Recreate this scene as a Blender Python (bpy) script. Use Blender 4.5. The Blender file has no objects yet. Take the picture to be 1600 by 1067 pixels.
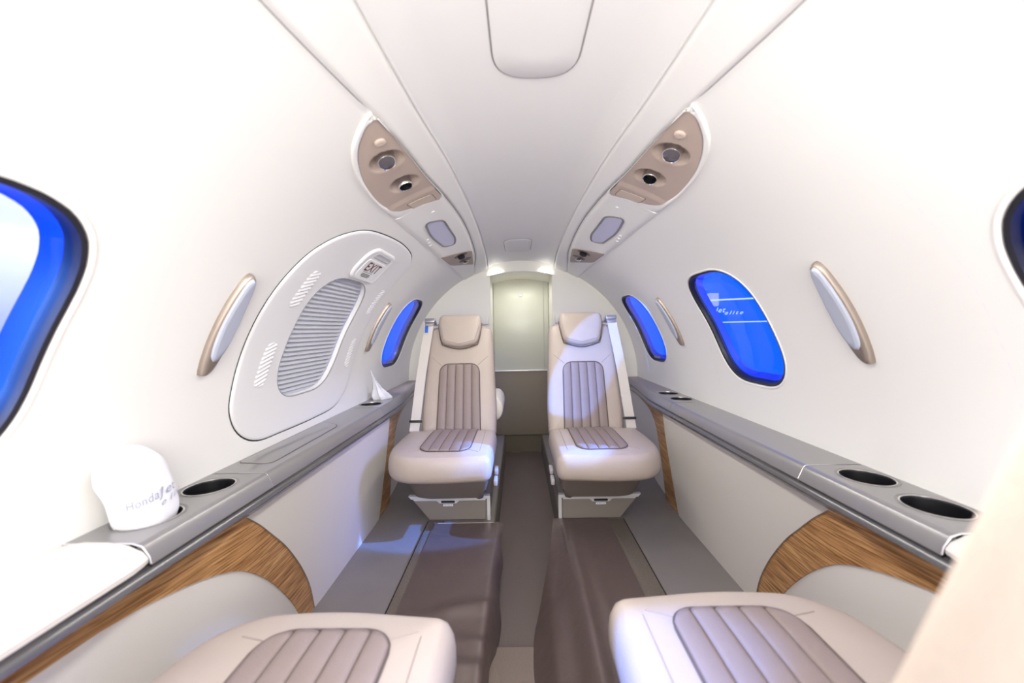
import bpy, bmesh, math, random
from math import sin, cos, pi, radians, sqrt
from mathutils import Vector, Matrix, noise
random.seed(7)
COL = bpy.context.scene.collection
R, ZC = 0.76, 0.475            # cabin tube: radius and height of its axis
Y_AFT, Y_FWD, Y_DOOR = 2.64, -0.9, 3.0

# ------------------------------------------------------------------ materials
def mat(name, color, rough=.5, metal=0., spec=.5, coat=0., bump=None, vary=None, emit=None, estr=0., sheen=0.):
    m = bpy.data.materials.new(name); m.use_nodes = True
    nt = m.node_tree; b = nt.nodes['Principled BSDF']
    b.inputs['Base Color'].default_value = (*color, 1)
    b.inputs['Roughness'].default_value = rough
    b.inputs['Metallic'].default_value = metal
    b.inputs['Specular IOR Level'].default_value = spec
    b.inputs['Coat Weight'].default_value = coat
    b.inputs['Sheen Weight'].default_value = sheen
    tc = nt.nodes.new('ShaderNodeTexCoord')
    if vary:                                   # (scale, amount): slight wear in the colour
        n = nt.nodes.new('ShaderNodeTexNoise'); n.inputs['Scale'].default_value = vary[0]; n.inputs['Detail'].default_value = 4
        nt.links.new(tc.outputs['Object'], n.inputs['Vector'])
        mx = nt.nodes.new('ShaderNodeMix'); mx.data_type = 'RGBA'
        k = vary[1]
        mx.inputs[6].default_value = (*[c*(1-k) for c in color], 1)
        mx.inputs[7].default_value = (*[min(1, c*(1+k)) for c in color], 1)
        nt.links.new(n.outputs['Fac'], mx.inputs[0]); nt.links.new(mx.outputs[2], b.inputs['Base Color'])
    if bump:                                   # (scale, distance)
        n = nt.nodes.new('ShaderNodeTexNoise'); n.inputs['Scale'].default_value = bump[0]; n.inputs['Detail'].default_value = 3
        nt.links.new(tc.outputs['Object'], n.inputs['Vector'])
        bp = nt.nodes.new('ShaderNodeBump'); bp.inputs['Distance'].default_value = bump[1]; bp.inputs['Strength'].default_value = .6
        nt.links.new(n.outputs['Fac'], bp.inputs['Height']); nt.links.new(bp.outputs['Normal'], b.inputs['Normal'])
    if emit:
        b.inputs['Emission Color'].default_value = (*emit, 1); b.inputs['Emission Strength'].default_value = estr
    return m

def wood_mat():
    m = bpy.data.materials.new('wood_veneer'); m.use_nodes = True
    nt = m.node_tree; b = nt.nodes['Principled BSDF']; L = nt.links.new
    tc = nt.nodes.new('ShaderNodeTexCoord'); mp = nt.nodes.new('ShaderNodeMapping')
    mp.inputs['Scale'].default_value = (6, 3.6, 46); mp.inputs['Rotation'].default_value = (radians(-5), 0, 0)
    L(tc.outputs['Object'], mp.inputs['Vector'])
    n1 = nt.nodes.new('ShaderNodeTexNoise'); n1.inputs['Scale'].default_value = 1.4; n1.inputs['Detail'].default_value = 5; n1.inputs['Distortion'].default_value = .7
    L(mp.outputs['Vector'], n1.inputs['Vector'])
    mp2 = nt.nodes.new('ShaderNodeMapping'); mp2.inputs['Scale'].default_value = (20, 9, 260); mp2.inputs['Rotation'].default_value = (radians(-5), 0, 0)
    L(tc.outputs['Object'], mp2.inputs['Vector'])
    n2 = nt.nodes.new('ShaderNodeTexNoise'); n2.inputs['Scale'].default_value = 1.2; n2.inputs['Detail'].default_value = 3; n2.inputs['Distortion'].default_value = .3
    L(mp2.outputs['Vector'], n2.inputs['Vector'])
    r1 = nt.nodes.new('ShaderNodeValToRGB')
    r1.color_ramp.elements[0].position = .3; r1.color_ramp.elements[0].color = (.36, .17, .062, 1)
    r1.color_ramp.elements[1].position = .7; r1.color_ramp.elements[1].color = (.62, .36, .155, 1)
    L(n1.outputs['Fac'], r1.inputs['Fac'])
    r2 = nt.nodes.new('ShaderNodeValToRGB')
    r2.color_ramp.elements[0].position = .38; r2.color_ramp.elements[0].color = (.45, .38, .32, 1)
    r2.color_ramp.elements[1].position = .56; r2.color_ramp.elements[1].color = (1, 1, 1, 1)
    L(n2.outputs['Fac'], r2.inputs['Fac'])
    mx = nt.nodes.new('ShaderNodeMix'); mx.data_type = 'RGBA'; mx.blend_type = 'MULTIPLY'; mx.inputs[0].default_value = 1
    L(r1.outputs['Color'], mx.inputs[6]); L(r2.outputs['Color'], mx.inputs[7]); L(mx.outputs[2], b.inputs['Base Color'])
    b.inputs['Roughness'].default_value = .38
    return m

def glass_mat():
    m = bpy.data.materials.new('window_glass'); m.use_nodes = True
    nt = m.node_tree; nt.nodes.clear(); L = nt.links.new
    out = nt.nodes.new('ShaderNodeOutputMaterial'); mix = nt.nodes.new('ShaderNodeMixShader')
    t = nt.nodes.new('ShaderNodeBsdfTransparent'); t.inputs['Color'].default_value = (.97, .98, 1, 1)
    g = nt.nodes.new('ShaderNodeBsdfGlossy'); g.inputs['Roughness'].default_value = .02
    f = nt.nodes.new('ShaderNodeFresnel'); f.inputs['IOR'].default_value = 1.35
    L(f.outputs[0], mix.inputs[0]); L(t.outputs[0], mix.inputs[1]); L(g.outputs[0], mix.inputs[2]); L(mix.outputs[0], out.inputs[0])
    return m

WHITE = mat('white_lining', (.845, .832, .795), .45, spec=.35)
CEIL = mat('ceiling_lining', (.80, .79, .77), .55, spec=.3)
HATCHW = mat('hatch_white', (.82, .815, .81), .4)
BULK = mat('bulkhead_cream', (.88, .86, .77), .5)
GAP = mat('dark_gap', (.015, .014, .014), .7)
RUBBER = mat('window_rubber', (.012, .012, .018), .45)
REVEAL = mat('window_reveal_blue', (.012, .085, .60), .3, coat=.2)  # blue hall light on the reveal is put into its base colour
GLASS = glass_mat()
BEIGE = mat('beige_plastic', (.50, .40, .335), .5, bump=(900, .0004))
CHROME = mat('chrome', (.75, .73, .72), .12, 1.)
DARKGLASS = mat('dark_lamp_glass', (.10, .09, .10), .15, coat=.6)
BLACK = mat('black_plastic', (.006, .006, .008), .4)
DIFF = mat('pale_diffuser', (.43, .46, .55), .3)
TAUPEMET = mat('taupe_metal', (.33, .275, .235), .35, .6)
LEDGE = mat('grey_metallic_paint', (.275, .265, .262), .3, .35, coat=.35)
LEDGED = mat('dark_grey_moulding', (.13, .127, .13), .25, .4, coat=.4)
CAP = mat('taupe_cap', (.33, .295, .29), .45)
CUPRIM = mat('satin_steel_rim', (.78, .76, .74), .25, .9)
CREAM = mat('cream_panel', (.74, .70, .65), .5, bump=(500, .0004))
PANEL = mat('side_panel_cream', (.61, .57, .52), .5)
WOOD = wood_mat()
LEATHER = mat('cream_leather', (.44, .372, .320), .42, bump=(260, .0008), vary=(18, .04))
TAUPE = mat('taupe_leather', (.25, .196, .178), .5, bump=(330, .0009), vary=(25, .06))
SEAM = mat('seam_thread', (.33, .28, .245), .7)
PIPE = mat('dark_piping', (.11, .085, .075), .6)
STITCH = mat('pale_piping', (.52, .46, .41), .6)
BASE = mat('taupe_seat_base', (.23, .20, .175), .5)
APRON = mat('dark_taupe_apron', (.15, .122, .105), .6)
METAL = mat('brushed_metal', (.78, .77, .78), .4, .55)
BELT = mat('cream_webbing', (.62, .58, .54), .7, bump=(700, .001))
BLUETAG = mat('blue_tag', (.02, .12, .6), .4)
FLOOR = mat('grey_vinyl', (.19, .172, .165), .5, bump=(140, .001), vary=(9, .12))
TRACK = mat('dark_carpet', (.14, .115, .092), .95, bump=(420, .004), vary=(260, .6))
COVER = mat('brown_vinyl_cover', (.098, .070, .062), .42, bump=(20, .003), vary=(6, .08))
RUNNER = mat('brown_runner', (.115, .088, .078), .6, bump=(160, .0015))
CARPET = mat('olive_carpet', (.135, .115, .085), .95, bump=(420, .003))
MATT = mat('taupe_mat', (.20, .155, .13), .6, bump=(160, .0015))
DOORUP = mat('door_pale_green', (.60, .61, .515), .36, coat=.1)
DOORLOW = mat('door_brown', (.20, .168, .125), .6, bump=(200, .001))
LITE = mat('lit_strip', (.9, .9, .85), .4, emit=(1, .98, .92), estr=4)
CLOTH = mat('white_cloth', (.84, .84, .88), .9, bump=(500, .001))
INK = mat('grey_ink', (.36, .38, .48), .6)
RED = mat('exit_red', (.13, .004, .012), .5)
GREYINK = mat('dark_ink', (.06, .07, .06), .5)
HALLW = mat('hall_wall', (.72, .72, .86), .6)
HALLLIT = mat('hall_lit_sign', (.9, .9, 1), .5, emit=(.62, .70, 1), estr=.62)

# ------------------------------------------------------------------ mesh helpers
def wloc(o):
    p = Vector((0, 0, 0))
    while o is not None:
        p += o.location; o = o.parent
    return p

class MB:
    def __init__(s): s.v = []; s.f = []
    def p(s, co): s.v.append(Vector(co)); return len(s.v)-1
    def rings(s, rings, closed=True, cap0=False, cap1=False):
        ids = [[s.p(c) for c in r] for r in rings]
        for a, b in zip(ids, ids[1:]):
            n = len(a)
            for i in range(n if closed else n-1):
                j = (i+1) % n
                s.f.append((a[i], a[j], b[j], b[i]))
        for cap, r in ((cap0, ids[0]), (cap1, ids[-1])):
            if cap:
                c = s.p(sum((s.v[i] for i in r), Vector())/len(r))
                for i in range(len(r)): s.f.append((r[i], r[(i+1) % len(r)], c))
        return ids
    def grid(s, rows): return s.rings(rows, closed=False)
    def box(s, lo, hi, bev=0.0):
        x0, y0, z0 = lo; x1, y1, z1 = hi
        b = min(bev, (x1-x0)/2.01, (y1-y0)/2.01, (z1-z0)/2.01)
        def ring(i, z): return [(x0+i+c, y0+i+d, z) if 0 else q for q in rr(x0+i, y0+i, x1-i, y1-i, max(b-i, b*.4) if b else 0)] and [(q[0], q[1], z) for q in rr(x0+i, y0+i, x1-i, y1-i, b if b else 0)]
        if b:
            s.rings([ring(b, z0), ring(b*.3, z0+b*.3), ring(0, z0+b), ring(0, z1-b), ring(b*.3, z1-b*.3), ring(b, z1)], cap0=True, cap1=True)
        else:
            s.rings([[(x0, y0, z), (x1, y0, z), (x1, y1, z), (x0, y1, z)] for z in (z0, z1)], cap0=True, cap1=True)
    def tube(s, pts, r, n=6, closed=False):
        pts = [Vector(q) for q in pts]; rings = []; N = len(pts); up = Vector((.13, .27, .95))
        for i in range(N):
            a = pts[(i-1) % N] if (closed or i > 0) else pts[i]
            b = pts[(i+1) % N] if (closed or i < N-1) else pts[i]
            t = (b-a)
            t = t.normalized() if t.length > 1e-9 else Vector((0, 0, 1))
            u = t.cross(up)
            u = u.normalized() if u.length > 1e-4 else t.cross(Vector((1, 0, 0))).normalized()
            w = t.cross(u)
            rr_ = r(i/(N-1)) if callable(r) else r
            rings.append([pts[i]+u*rr_*cos(2*pi*k/n)+w*rr_*sin(2*pi*k/n) for k in range(n)])
        if closed: rings.append(rings[0])
        s.rings(rings, cap0=not closed, cap1=not closed)
    def lathe(s, prof, origin, axis, n=32, cap0=False, cap1=False):
        """prof: (radius, height along axis)"""
        ax = Vector(axis).normalized(); u = ax.cross(Vector((0, 1, 0)))
        u = u.normalized() if u.length > .05 else ax.cross(Vector((1, 0, 0))).normalized()
        w = ax.cross(u); o = Vector(origin)
        s.rings([[o+ax*h+(u*cos(2*pi*k/n)+w*sin(2*pi*k/n))*r for k in range(n)] for r, h in prof], cap0=cap0, cap1=cap1)
    def prism(s, poly, f0, f1):
        """poly 2-D; f0, f1 map a 2-D point to the two faces"""
        s.rings([[f0(q) for q in poly], [f1(q) for q in poly]], cap0=True, cap1=True)
    def xf(s, m):
        s.v = [m @ q for q in s.v]; return s
    def build(s, name, material, parent=None, sharp=40, merge=True):
        o0 = wloc(parent) if parent is not None else Vector((0, 0, 0))
        me = bpy.data.meshes.new(name)
        bm = bmesh.new()
        vs = [bm.verts.new(q-o0) for q in s.v]
        for f in s.f:
            try: bm.faces.new([vs[i] for i in f])
            except ValueError: pass
        if merge: bmesh.ops.remove_doubles(bm, verts=bm.verts, dist=2e-5)
        bmesh.ops.recalc_face_normals(bm, faces=bm.faces)
        for f in bm.faces: f.smooth = True
        lim = radians(sharp)
        for e in bm.edges:
            if len(e.link_faces) == 2: e.smooth = e.calc_face_angle(0) < lim
        bm.to_mesh(me); bm.free()
        me.materials.append(material)
        o = bpy.data.objects.new(name, me); COL.objects.link(o)
        if parent is not None: o.parent = parent
        return o

def rr(x0, y0, x1, y1, r, n=5):
    if r <= 0: return [(x0, y0), (x1, y0), (x1, y1), (x0, y1)]
    out = []
    for cx, cy, a0 in ((x1-r, y0+r, -90), (x1-r, y1-r, 0), (x0+r, y1-r, 90), (x0+r, y0+r, 180)):
        for k in range(n+1):
            a = radians(a0+90*k/n); out.append((cx+r*cos(a), cy+r*sin(a)))
    return out

def round_poly(pts, rad, n=8):
    out = []; N = len(pts)
    for i in range(N):
        p = Vector(pts[i]); a = Vector(pts[i-1]); b = Vector(pts[(i+1) % N])
        r = rad[i] if isinstance(rad, (list, tuple)) else rad
        la, lb = (a-p).length, (b-p).length
        r = min(r, la*.49, lb*.49)
        if r <= 1e-6: out.append(tuple(p)); continue
        pa, pb = p+(a-p).normalized()*r, p+(b-p).normalized()*r
        for k in range(n+1):
            t = k/n; q = pa*(1-t)**2+p*2*t*(1-t)+pb*t*t
            out.append(tuple(q))
    return out

def resample(pts, n, closed=True):
    P = [Vector(q) for q in pts]
    if closed: P = P+[P[0]]
    d = [0]
    for a, b in zip(P, P[1:]): d.append(d[-1]+(b-a).length)
    out = []; j = 0; tot = d[-1]; cnt = n if closed else n-1
    for i in range(n):
        t = tot*i/cnt
        while j < len(d)-2 and d[j+1] < t: j += 1
        seg = d[j+1]-d[j]; f = (t-d[j])/seg if seg > 0 else 0
        out.append(tuple(P[j].lerp(P[j+1], f)))
    return out

def catmull(pts, n=8, closed=False):
    P = [Vector(q) for q in pts]; N = len(P); out = []
    for i in range(N if closed else N-1):
        g = (lambda k: P[k % N]) if closed else (lambda k: P[max(0, min(N-1, k))])
        a, b, c, d = g(i-1), g(i), g(i+1), g(i+2)
        for k in range(n):
            t = k/n
            out.append(tuple(.5*((2*b)+(c-a)*t+(2*a-5*b+4*c-d)*t*t+(3*b-a-3*c+d)*t**3)))
    if not closed: out.append(tuple(P[-1]))
    return out

def area2(p): return sum(a[0]*b[1]-b[0]*a[1] for a, b in zip(p, p[1:]+p[:1]))
def inset(poly, d):
    sg = 1 if area2(poly) > 0 else -1; N = len(poly); out = []
    for i in range(N):
        a, p, b = Vector(poly[i-1]), Vector(poly[i]), Vector(poly[(i+1) % N])
        e1, e2 = (p-a), (b-p)
        n = Vector((0, 0))
        for e in (e1, e2):
            if e.length > 1e-9: n += Vector((-e.y, e.x)).normalized()*sg
        n = n.normalized() if n.length > 1e-6 else n
        out.append(tuple(p+n*d))
    return out
def cen(poly): return Vector((sum(q[0] for q in poly)/len(poly), sum(q[1] for q in poly)/len(poly)))
def scale(poly, t, c=None):
    c = c or cen(poly); return [tuple(c+(Vector(q)-c)*t) for q in poly]
def ray_radius(poly, c, dx, dy):
    best = None; N = len(poly)
    for i in range(N):
        x1, y1 = poly[i][0]-c[0], poly[i][1]-c[1]; x2, y2 = poly[(i+1) % N][0]-c[0], poly[(i+1) % N][1]-c[1]
        den = dx*(y2-y1)-dy*(x2-x1)
        if abs(den) < 1e-12: continue
        t = (x1*(y2-y1)-y1*(x2-x1))/den; u = (x1*dy-y1*dx)/den
        if t > 0 and -1e-6 <= u <= 1+1e-6 and (best is None or t < best): best = t
    return best or 0

def interp(xs, ys, x):
    if x <= xs[0]: return ys[0]
    for i in range(len(xs)-1):
        if x <= xs[i+1]: return ys[i]+(ys[i+1]-ys[i])*(x-xs[i])/(xs[i+1]-xs[i])
    return ys[-1]
def sinterp(xs, ys, x):
    """smooth interpolation through the points (monotone-ish Hermite)"""
    if x <= xs[0]: return ys[0]
    if x >= xs[-1]: return ys[-1]
    for i in range(len(xs)-1):
        if x <= xs[i+1]: break
    def sl(k):
        if k <= 0: return (ys[1]-ys[0])/(xs[1]-xs[0])
        if k >= len(xs)-1: return (ys[-1]-ys[-2])/(xs[-1]-xs[-2])
        return (ys[k+1]-ys[k-1])/(xs[k+1]-xs[k-1])
    h = xs[i+1]-xs[i]; t = (x-xs[i])/h
    return (2*t**3-3*t*t+1)*ys[i]+(t**3-2*t*t+t)*h*sl(i)+(-2*t**3+3*t*t)*ys[i+1]+(t**3-t*t)*h*sl(i+1)
def lin(a, b, n): return [a+(b-a)*i/(n-1) for i in range(n)]

def thing(name, label, cat, loc=(0, 0, 0), group=None):
    o = bpy.data.objects.new(name, None); COL.objects.link(o); o.location = loc; o.empty_display_size = .05
    o['label'] = label; o['category'] = cat
    if group: o['group'] = group
    return o
def tag(o, label, cat, group=None):
    o['label'] = label; o['category'] = cat
    if group: o['group'] = group
    return o
def struct(o, label=None, cat=None):
    o['kind'] = 'structure'
    if label: o['label'] = label
    if cat: o['category'] = cat
    return o

# ------------------------------------------------------------------ mapping on the cabin tube
def M(s, Y, q, d=0.):
    """s side (-1 left, 1 right); q arc length up from the axis height; d depth towards the cabin axis"""
    a = q/R; r = R-d
    return Vector((s*r*cos(a), Y, ZC+r*sin(a)))
def Q(deg): return R*radians(deg)
def nrm(s, q): a = q/R; return Vector((-s*cos(a), 0, -sin(a)))     # towards the axis

def cyl_patch(mb, s, poly, prof, fill=True, back=None):
    """rounded plate on the tube: prof = [(inset, depth), ...] from the rim inward; then filled by shrinking rings"""
    if back is not None: prof = [(prof[0][0], back)]+prof
    rings = []
    for i, d in prof:
        rings.append([M(s, y, q, d) for y, q in inset(poly, i)])
    if fill:
        last = inset(poly, prof[-1][0]); c = cen(last)
        for t in (.85, .68, .5, .34, .18, .06):
            rings.append([M(s, y, q, prof[-1][1]) for y, q in scale(last, t, c)])
    mb.rings(rings, cap1=fill)

def row_patch(mb, s, rows, depth, ncol, back=None):
    """rows = [(q, Y0, Y1)] ; depth(q, Y, fu, fv) ; fu, fv in 0..1"""
    out = []; n = len(rows)
    for k, (q, a, b) in enumerate(rows):
        line = []
        for i in range(ncol):
            f = i/(ncol-1); Y = a+(b-a)*f
            line.append(M(s, Y, q, depth(q, Y, f, k/(n-1))))
        if back is not None:
            line = [M(s, a, q, back)]+line+[M(s, b, q, back)]
        out.append(line)
    if back is not None:
        q, a, b = rows[0]; e = [M(s, a, q, back)]+[M(s, a+(b-a)*i/(ncol-1), q, back) for i in range(ncol)]+[M(s, b, q, back)]
        q, a, b = rows[-1]; e2 = [M(s, a, q, back)]+[M(s, a+(b-a)*i/(ncol-1), q, back) for i in range(ncol)]+[M(s, b, q, back)]
        out = [e]+out+[e2]
    mb.grid(out)

def col_patch(mb, s, Ys, lo, hi, depth, nrow, back=None):
    """columns along the cabin: lo(Y), hi(Y) arc limits; depth(Y, q, f)"""
    out = []
    for Y in Ys:
        a, b = lo(Y), hi(Y); line = []
        for i in range(nrow):
            f = i/(nrow-1); q = a+(b-a)*f
            line.append(M(s, Y, q, depth(Y, q, f)))
        if back is not None: line = [M(s, Y, a, back)]+line+[M(s, Y, b, back)]
        out.append(line)
    if back is not None:
        for idx, Y in ((0, Ys[0]), (-1, Ys[-1])):
            a, b = lo(Y), hi(Y)
            e = [M(s, Y, a, back)]+[M(s, Y, a+(b-a)*i/(nrow-1), back) for i in range(nrow)]+[M(s, Y, b, back)]
            if idx == 0: out = [e]+out
            else: out = out+[e]
    mb.grid(out)

def tile(mb, u0, u1, v0, v1, fn, hole=None, nu=10, nv=10, nr=5):
    if hole is None:
        mb.grid([[fn(u, v) for u in lin(u0, u1, nu+1)] for v in lin(v0, v1, nv+1)]); return
    per = [(u, v0) for u in lin(u0, u1, nu+1)[:-1]]+[(u1, v) for v in lin(v0, v1, nv+1)[:-1]]+[(u, v1) for u in lin(u1, u0, nu+1)[:-1]]+[(u0, v) for v in lin(v1, v0, nv+1)[:-1]]
    c = cen(hole); inn = []
    for q in per:
        dx, dy = q[0]-c[0], q[1]-c[1]; t = ray_radius(hole, c, dx, dy); inn.append((c[0]+dx*t, c[1]+dy*t))
    mb.rings([[fn(a[0]+(b[0]-a[0])*k/nr, a[1]+(b[1]-a[1])*k/nr) for a, b in zip(per, inn)] for k in range(nr+1)])

# ------------------------------------------------------------------ window shapes
def window_outline(Yc):
    h = .19
    p = [(Yc-h-.006, Q(9.6)), (Yc+h-.022, Q(9.6)), (Yc+h+.004, Q(41.2)), (Yc-h+.012, Q(41.2))]
    return resample(round_poly(p, [.135, .15, .165, .14], 12), 96)
WIN_Y = {'left': (.378, 1.325, 2.225), 'right': (.378, 1.325, 2.235)}

# seam between side wall and overhead band, and the outer edge of the service unit
def q_top(Y):
    return Q(sinterp([-.9, .0, .45, .70], [60.5, 63.2, 66.0, 68.4], Y)) if Y < .70 else q_out(Y)
def q_out(Y):
    return Q(sinterp([.70, .715, .735, .775, .84, .92, 1.02, 1.2, 1.5, 1.9, 2.64], [68.4, 66.7, 65.2, 63.0, 61.1, 60.0, 59.5, 59.4, 59.6, 59.9, 60.2], Y))
def q_in(Y):
    return Q(sinterp([.70, .80, .90, 1.0, 1.17, 1.42, 1.65, 1.95, 2.15, 2.33, 2.64], [68.6, 69.5, 70.1, 70.6, 71.9, 73.0, 73.0, 72.1, 70.9, 69.0, 66.0], Y))
def q_band(Y):
    return Q(sinterp([-.9, .2, .51, .72, .97, 1.3, 1.7, 2.2, 2.64], [70.5, 72.4, 73.4, 74.2, 75.6, 76.4, 76.4, 75.4, 73.5], Y))

# ------------------------------------------------------------------ shell
def build_wall(side):
    s = -1 if side == 'left' else 1
    mb = MB(); fn = lambda Y, q: M(s, Y, q, 0)
    ys = [Y_FWD]
    for yc in WIN_Y[side]: ys += [yc-.235, yc+.235]
    ys.append(Y_AFT)
    for i in range(len(ys)-1):
        a, b = ys[i], ys[i+1]; nu = max(3, int((b-a)/.035))
        if i % 2 == 1:
            tile(mb, a, b, Q(7), Q(43.8), fn, window_outline(WIN_Y[side][i//2]), 20, 20)
        else:
            tile(mb, a, b, Q(7), Q(43.8), fn, None, nu, 16)
        n2 = 20 if i % 2 == 1 else nu
        tile(mb, a, b, Q(-3), Q(7), fn, None, n2, 5)
        tile(mb, a, b, Q(43.8), Q(55), fn, None, n2, 5)
    Ys = lin(Y_FWD, .70, 40)+lin(.70, 1.0, 40)[1:]+lin(1.0, Y_AFT, 50)[1:]
    col_patch(mb, s, Ys, lambda Y: Q(55), lambda Y: q_top(Y)+(.003 if Y > .69 else 0), lambda Y, q, f: 0, 8)
    mb.grid([[M(s, y, Q(a), -.045) for y in lin(Y_FWD, Y_AFT+.02, 6)] for a in lin(52, 90, 12)])   # unseen skin added behind the overhead to stop light leaking in
    # outer skin below the ledge keeps the hall light out
    mb.grid([[(s*.775, y, z) for y in (Y_FWD, Y_AFT+.4)] for z in (-.16, .2, .44)])
    struct(mb.build('wall_'+side, WHITE))
for sd in ('left', 'right'): build_wall(sd)

def ceiling():
    mb = MB()
    Ys = lin(Y_FWD, Y_AFT, 70); rows = []
    for Y in Ys:
        qb = q_band(Y); a = qb/R; line = []
        for s in (-1, 1):
            aa = lin(a, pi/2, 12)
            seg = []
            for k, t in enumerate(aa):
                d = -.016*min(1, k/2.0)
                r = R-d; seg.append(Vector((s*r*cos(t), Y, ZC+r*sin(t))))
            # return lip down to the band
            seg = [M(s, Y, qb, .006), M(s, Y, qb+.001, -.004)]+seg[1:]
            line += seg if s == -1 else seg[::-1][1:]
        rows.append(line)
    mb.grid(rows)
    struct(mb.build('ceiling', CEIL))
ceiling()

def bands():
    for side, s in (('left', -1), ('right', 1)):
        mb = MB()
        Ys = lin(Y_FWD, .70, 40)+lin(.70, 1.0, 30)[1:]+lin(1.0, Y_AFT, 60)[1:]
        lo = lambda Y: q_top(Y)+.0012 if Y < .70 else q_in(Y)
        def dep(Y, q, f):
            e = min(f, 1-f)*(q_band(Y)-lo(Y))
            return .006-.006*max(0, 1-e/.010)**2
        col_patch(mb, s, Ys, lo, q_band, dep, 14, back=-.03)
        struct(mb.build('trim_1' if s < 0 else 'trim_2', WHITE))
        g = MB()                                   # shadow gap between wall and band
        col_patch(g, s, lin(Y_FWD, .705, 60), lambda Y: q_top(Y)-.012, lambda Y: q_top(Y)+.014, lambda Y, q, f: -.006, 3)
        struct(g.build('trim_3' if s < 0 else 'trim_4', GAP))
bands()

def aft_wall():
    mb = MB()
    xo = .208
    for s in (-1, 1):
        rows = []
        for z in lin(.0, .475, 8)+lin(.475, 1.22, 40)[1:]:
            w = .775 if z < .475 else sqrt(max(0, (R+.005)**2-(z-ZC)**2))
            if w < xo+.001: break
            rows.append([(s*x, Y_AFT, z) for x in lin(xo, w, 6)])
        mb.grid(rows)
        mb.grid([[(s*xo, y, z) for y in (Y_AFT, Y_DOOR)] for z in lin(0, 1.2, 6)])       # passage cheek
        mb.box((s*xo-.003, Y_AFT-.004, 0), (s*xo+.003, Y_AFT+.004, 1.15))                 # edge bead
    o = struct(mb.build('wall_aft', BULK))
    h = MB()
    xs = lin(-xo-.02, xo+.02, 25); zt = lambda x: 1.183-.62*x*x
    h.grid([[(x, Y_AFT-.002, zt(x)) for x in xs], [(x, Y_AFT-.002, sqrt((R+.03)**2-x*x)+ZC) for x in xs]])
    h.grid([[(x, Y_AFT-.002, zt(x)) for x in xs], [(x, Y_DOOR, zt(x)-.012) for x in xs]])
    struct(h.build('trim_5', BULK))
    hh = MB(); hh.tube([(x, Y_AFT-.004, zt(x)) for x in xs], .003)
    struct(hh.build('trim_6', WHITE))
    for s in (-1, 1):
        p = MB(); p.box((s*.245-.028, Y_AFT-.025, .835), (s*.245+.028, Y_AFT-.001, .895), .006)
        p.build('latch_plate', BULK, o)
    for s in (-1, 1):
        l = MB(); xx = lin(.128, .205, 8)
        l.grid([[(s*x, Y_AFT-.012, zt(x)+.006) for x in xx], [(s*x, Y_AFT-.012, zt(x)+.022) for x in xx], [(s*x, Y_AFT-.003, zt(x)+.026) for x in xx]])
        tag(l.build('strip_light', LITE), 'short lit ceiling strip at the %s end of the arch over the rear door' % ('port' if s < 0 else 'starboard'), 'light', 'strip lights over the rear door')
    # door at the end of the passage
    d = thing('door_1', 'pale green and brown rear door with round button', 'door', (0, Y_DOOR, 0)); d['kind'] = 'structure'
    u = MB(); u.box((-.206, Y_DOOR-.012, .494), (.206, Y_DOOR+.01, 1.19), .003); u.build('upper_panel', DOORUP, d)
    u = MB(); u.box((-.206, Y_DOOR-.018, .002), (.206, Y_DOOR+.01, .484), .004); u.build('lower_panel', DOORLOW, d)
    u = MB(); u.box((-.206, Y_DOOR-.024, .484), (.206, Y_DOOR, .494), .002); u.build('metal_rail', METAL, d)
    u = MB(); u.box((.168, Y_DOOR-.016, .494), (.1695, Y_DOOR-.008, 1.15)); u.build('door_edge', STITCH, d)
    u = MB(); u.lathe([(.013, 0), (.013, .008), (.010, .011), (.004, .009)], (0, Y_DOOR-.012, 1.055), (0, -1, 0), 20, cap1=True); u.build('button', METAL, d)
    # front closing wall behind the camera
    f = MB(); ring = [(R*1.02*cos(a), Y_FWD, ZC+R*1.02*sin(a)) for a in lin(0, pi, 40)]
    f.rings([[(q[0]*.001, Y_FWD, -.1) for q in ring], ring], closed=False)
    f.grid([[(-.78, Y_FWD, z), (.78, Y_FWD, z)] for z in (-.16, .48)])
    struct(f.build('wall_forward', WHITE))
aft_wall()

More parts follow.
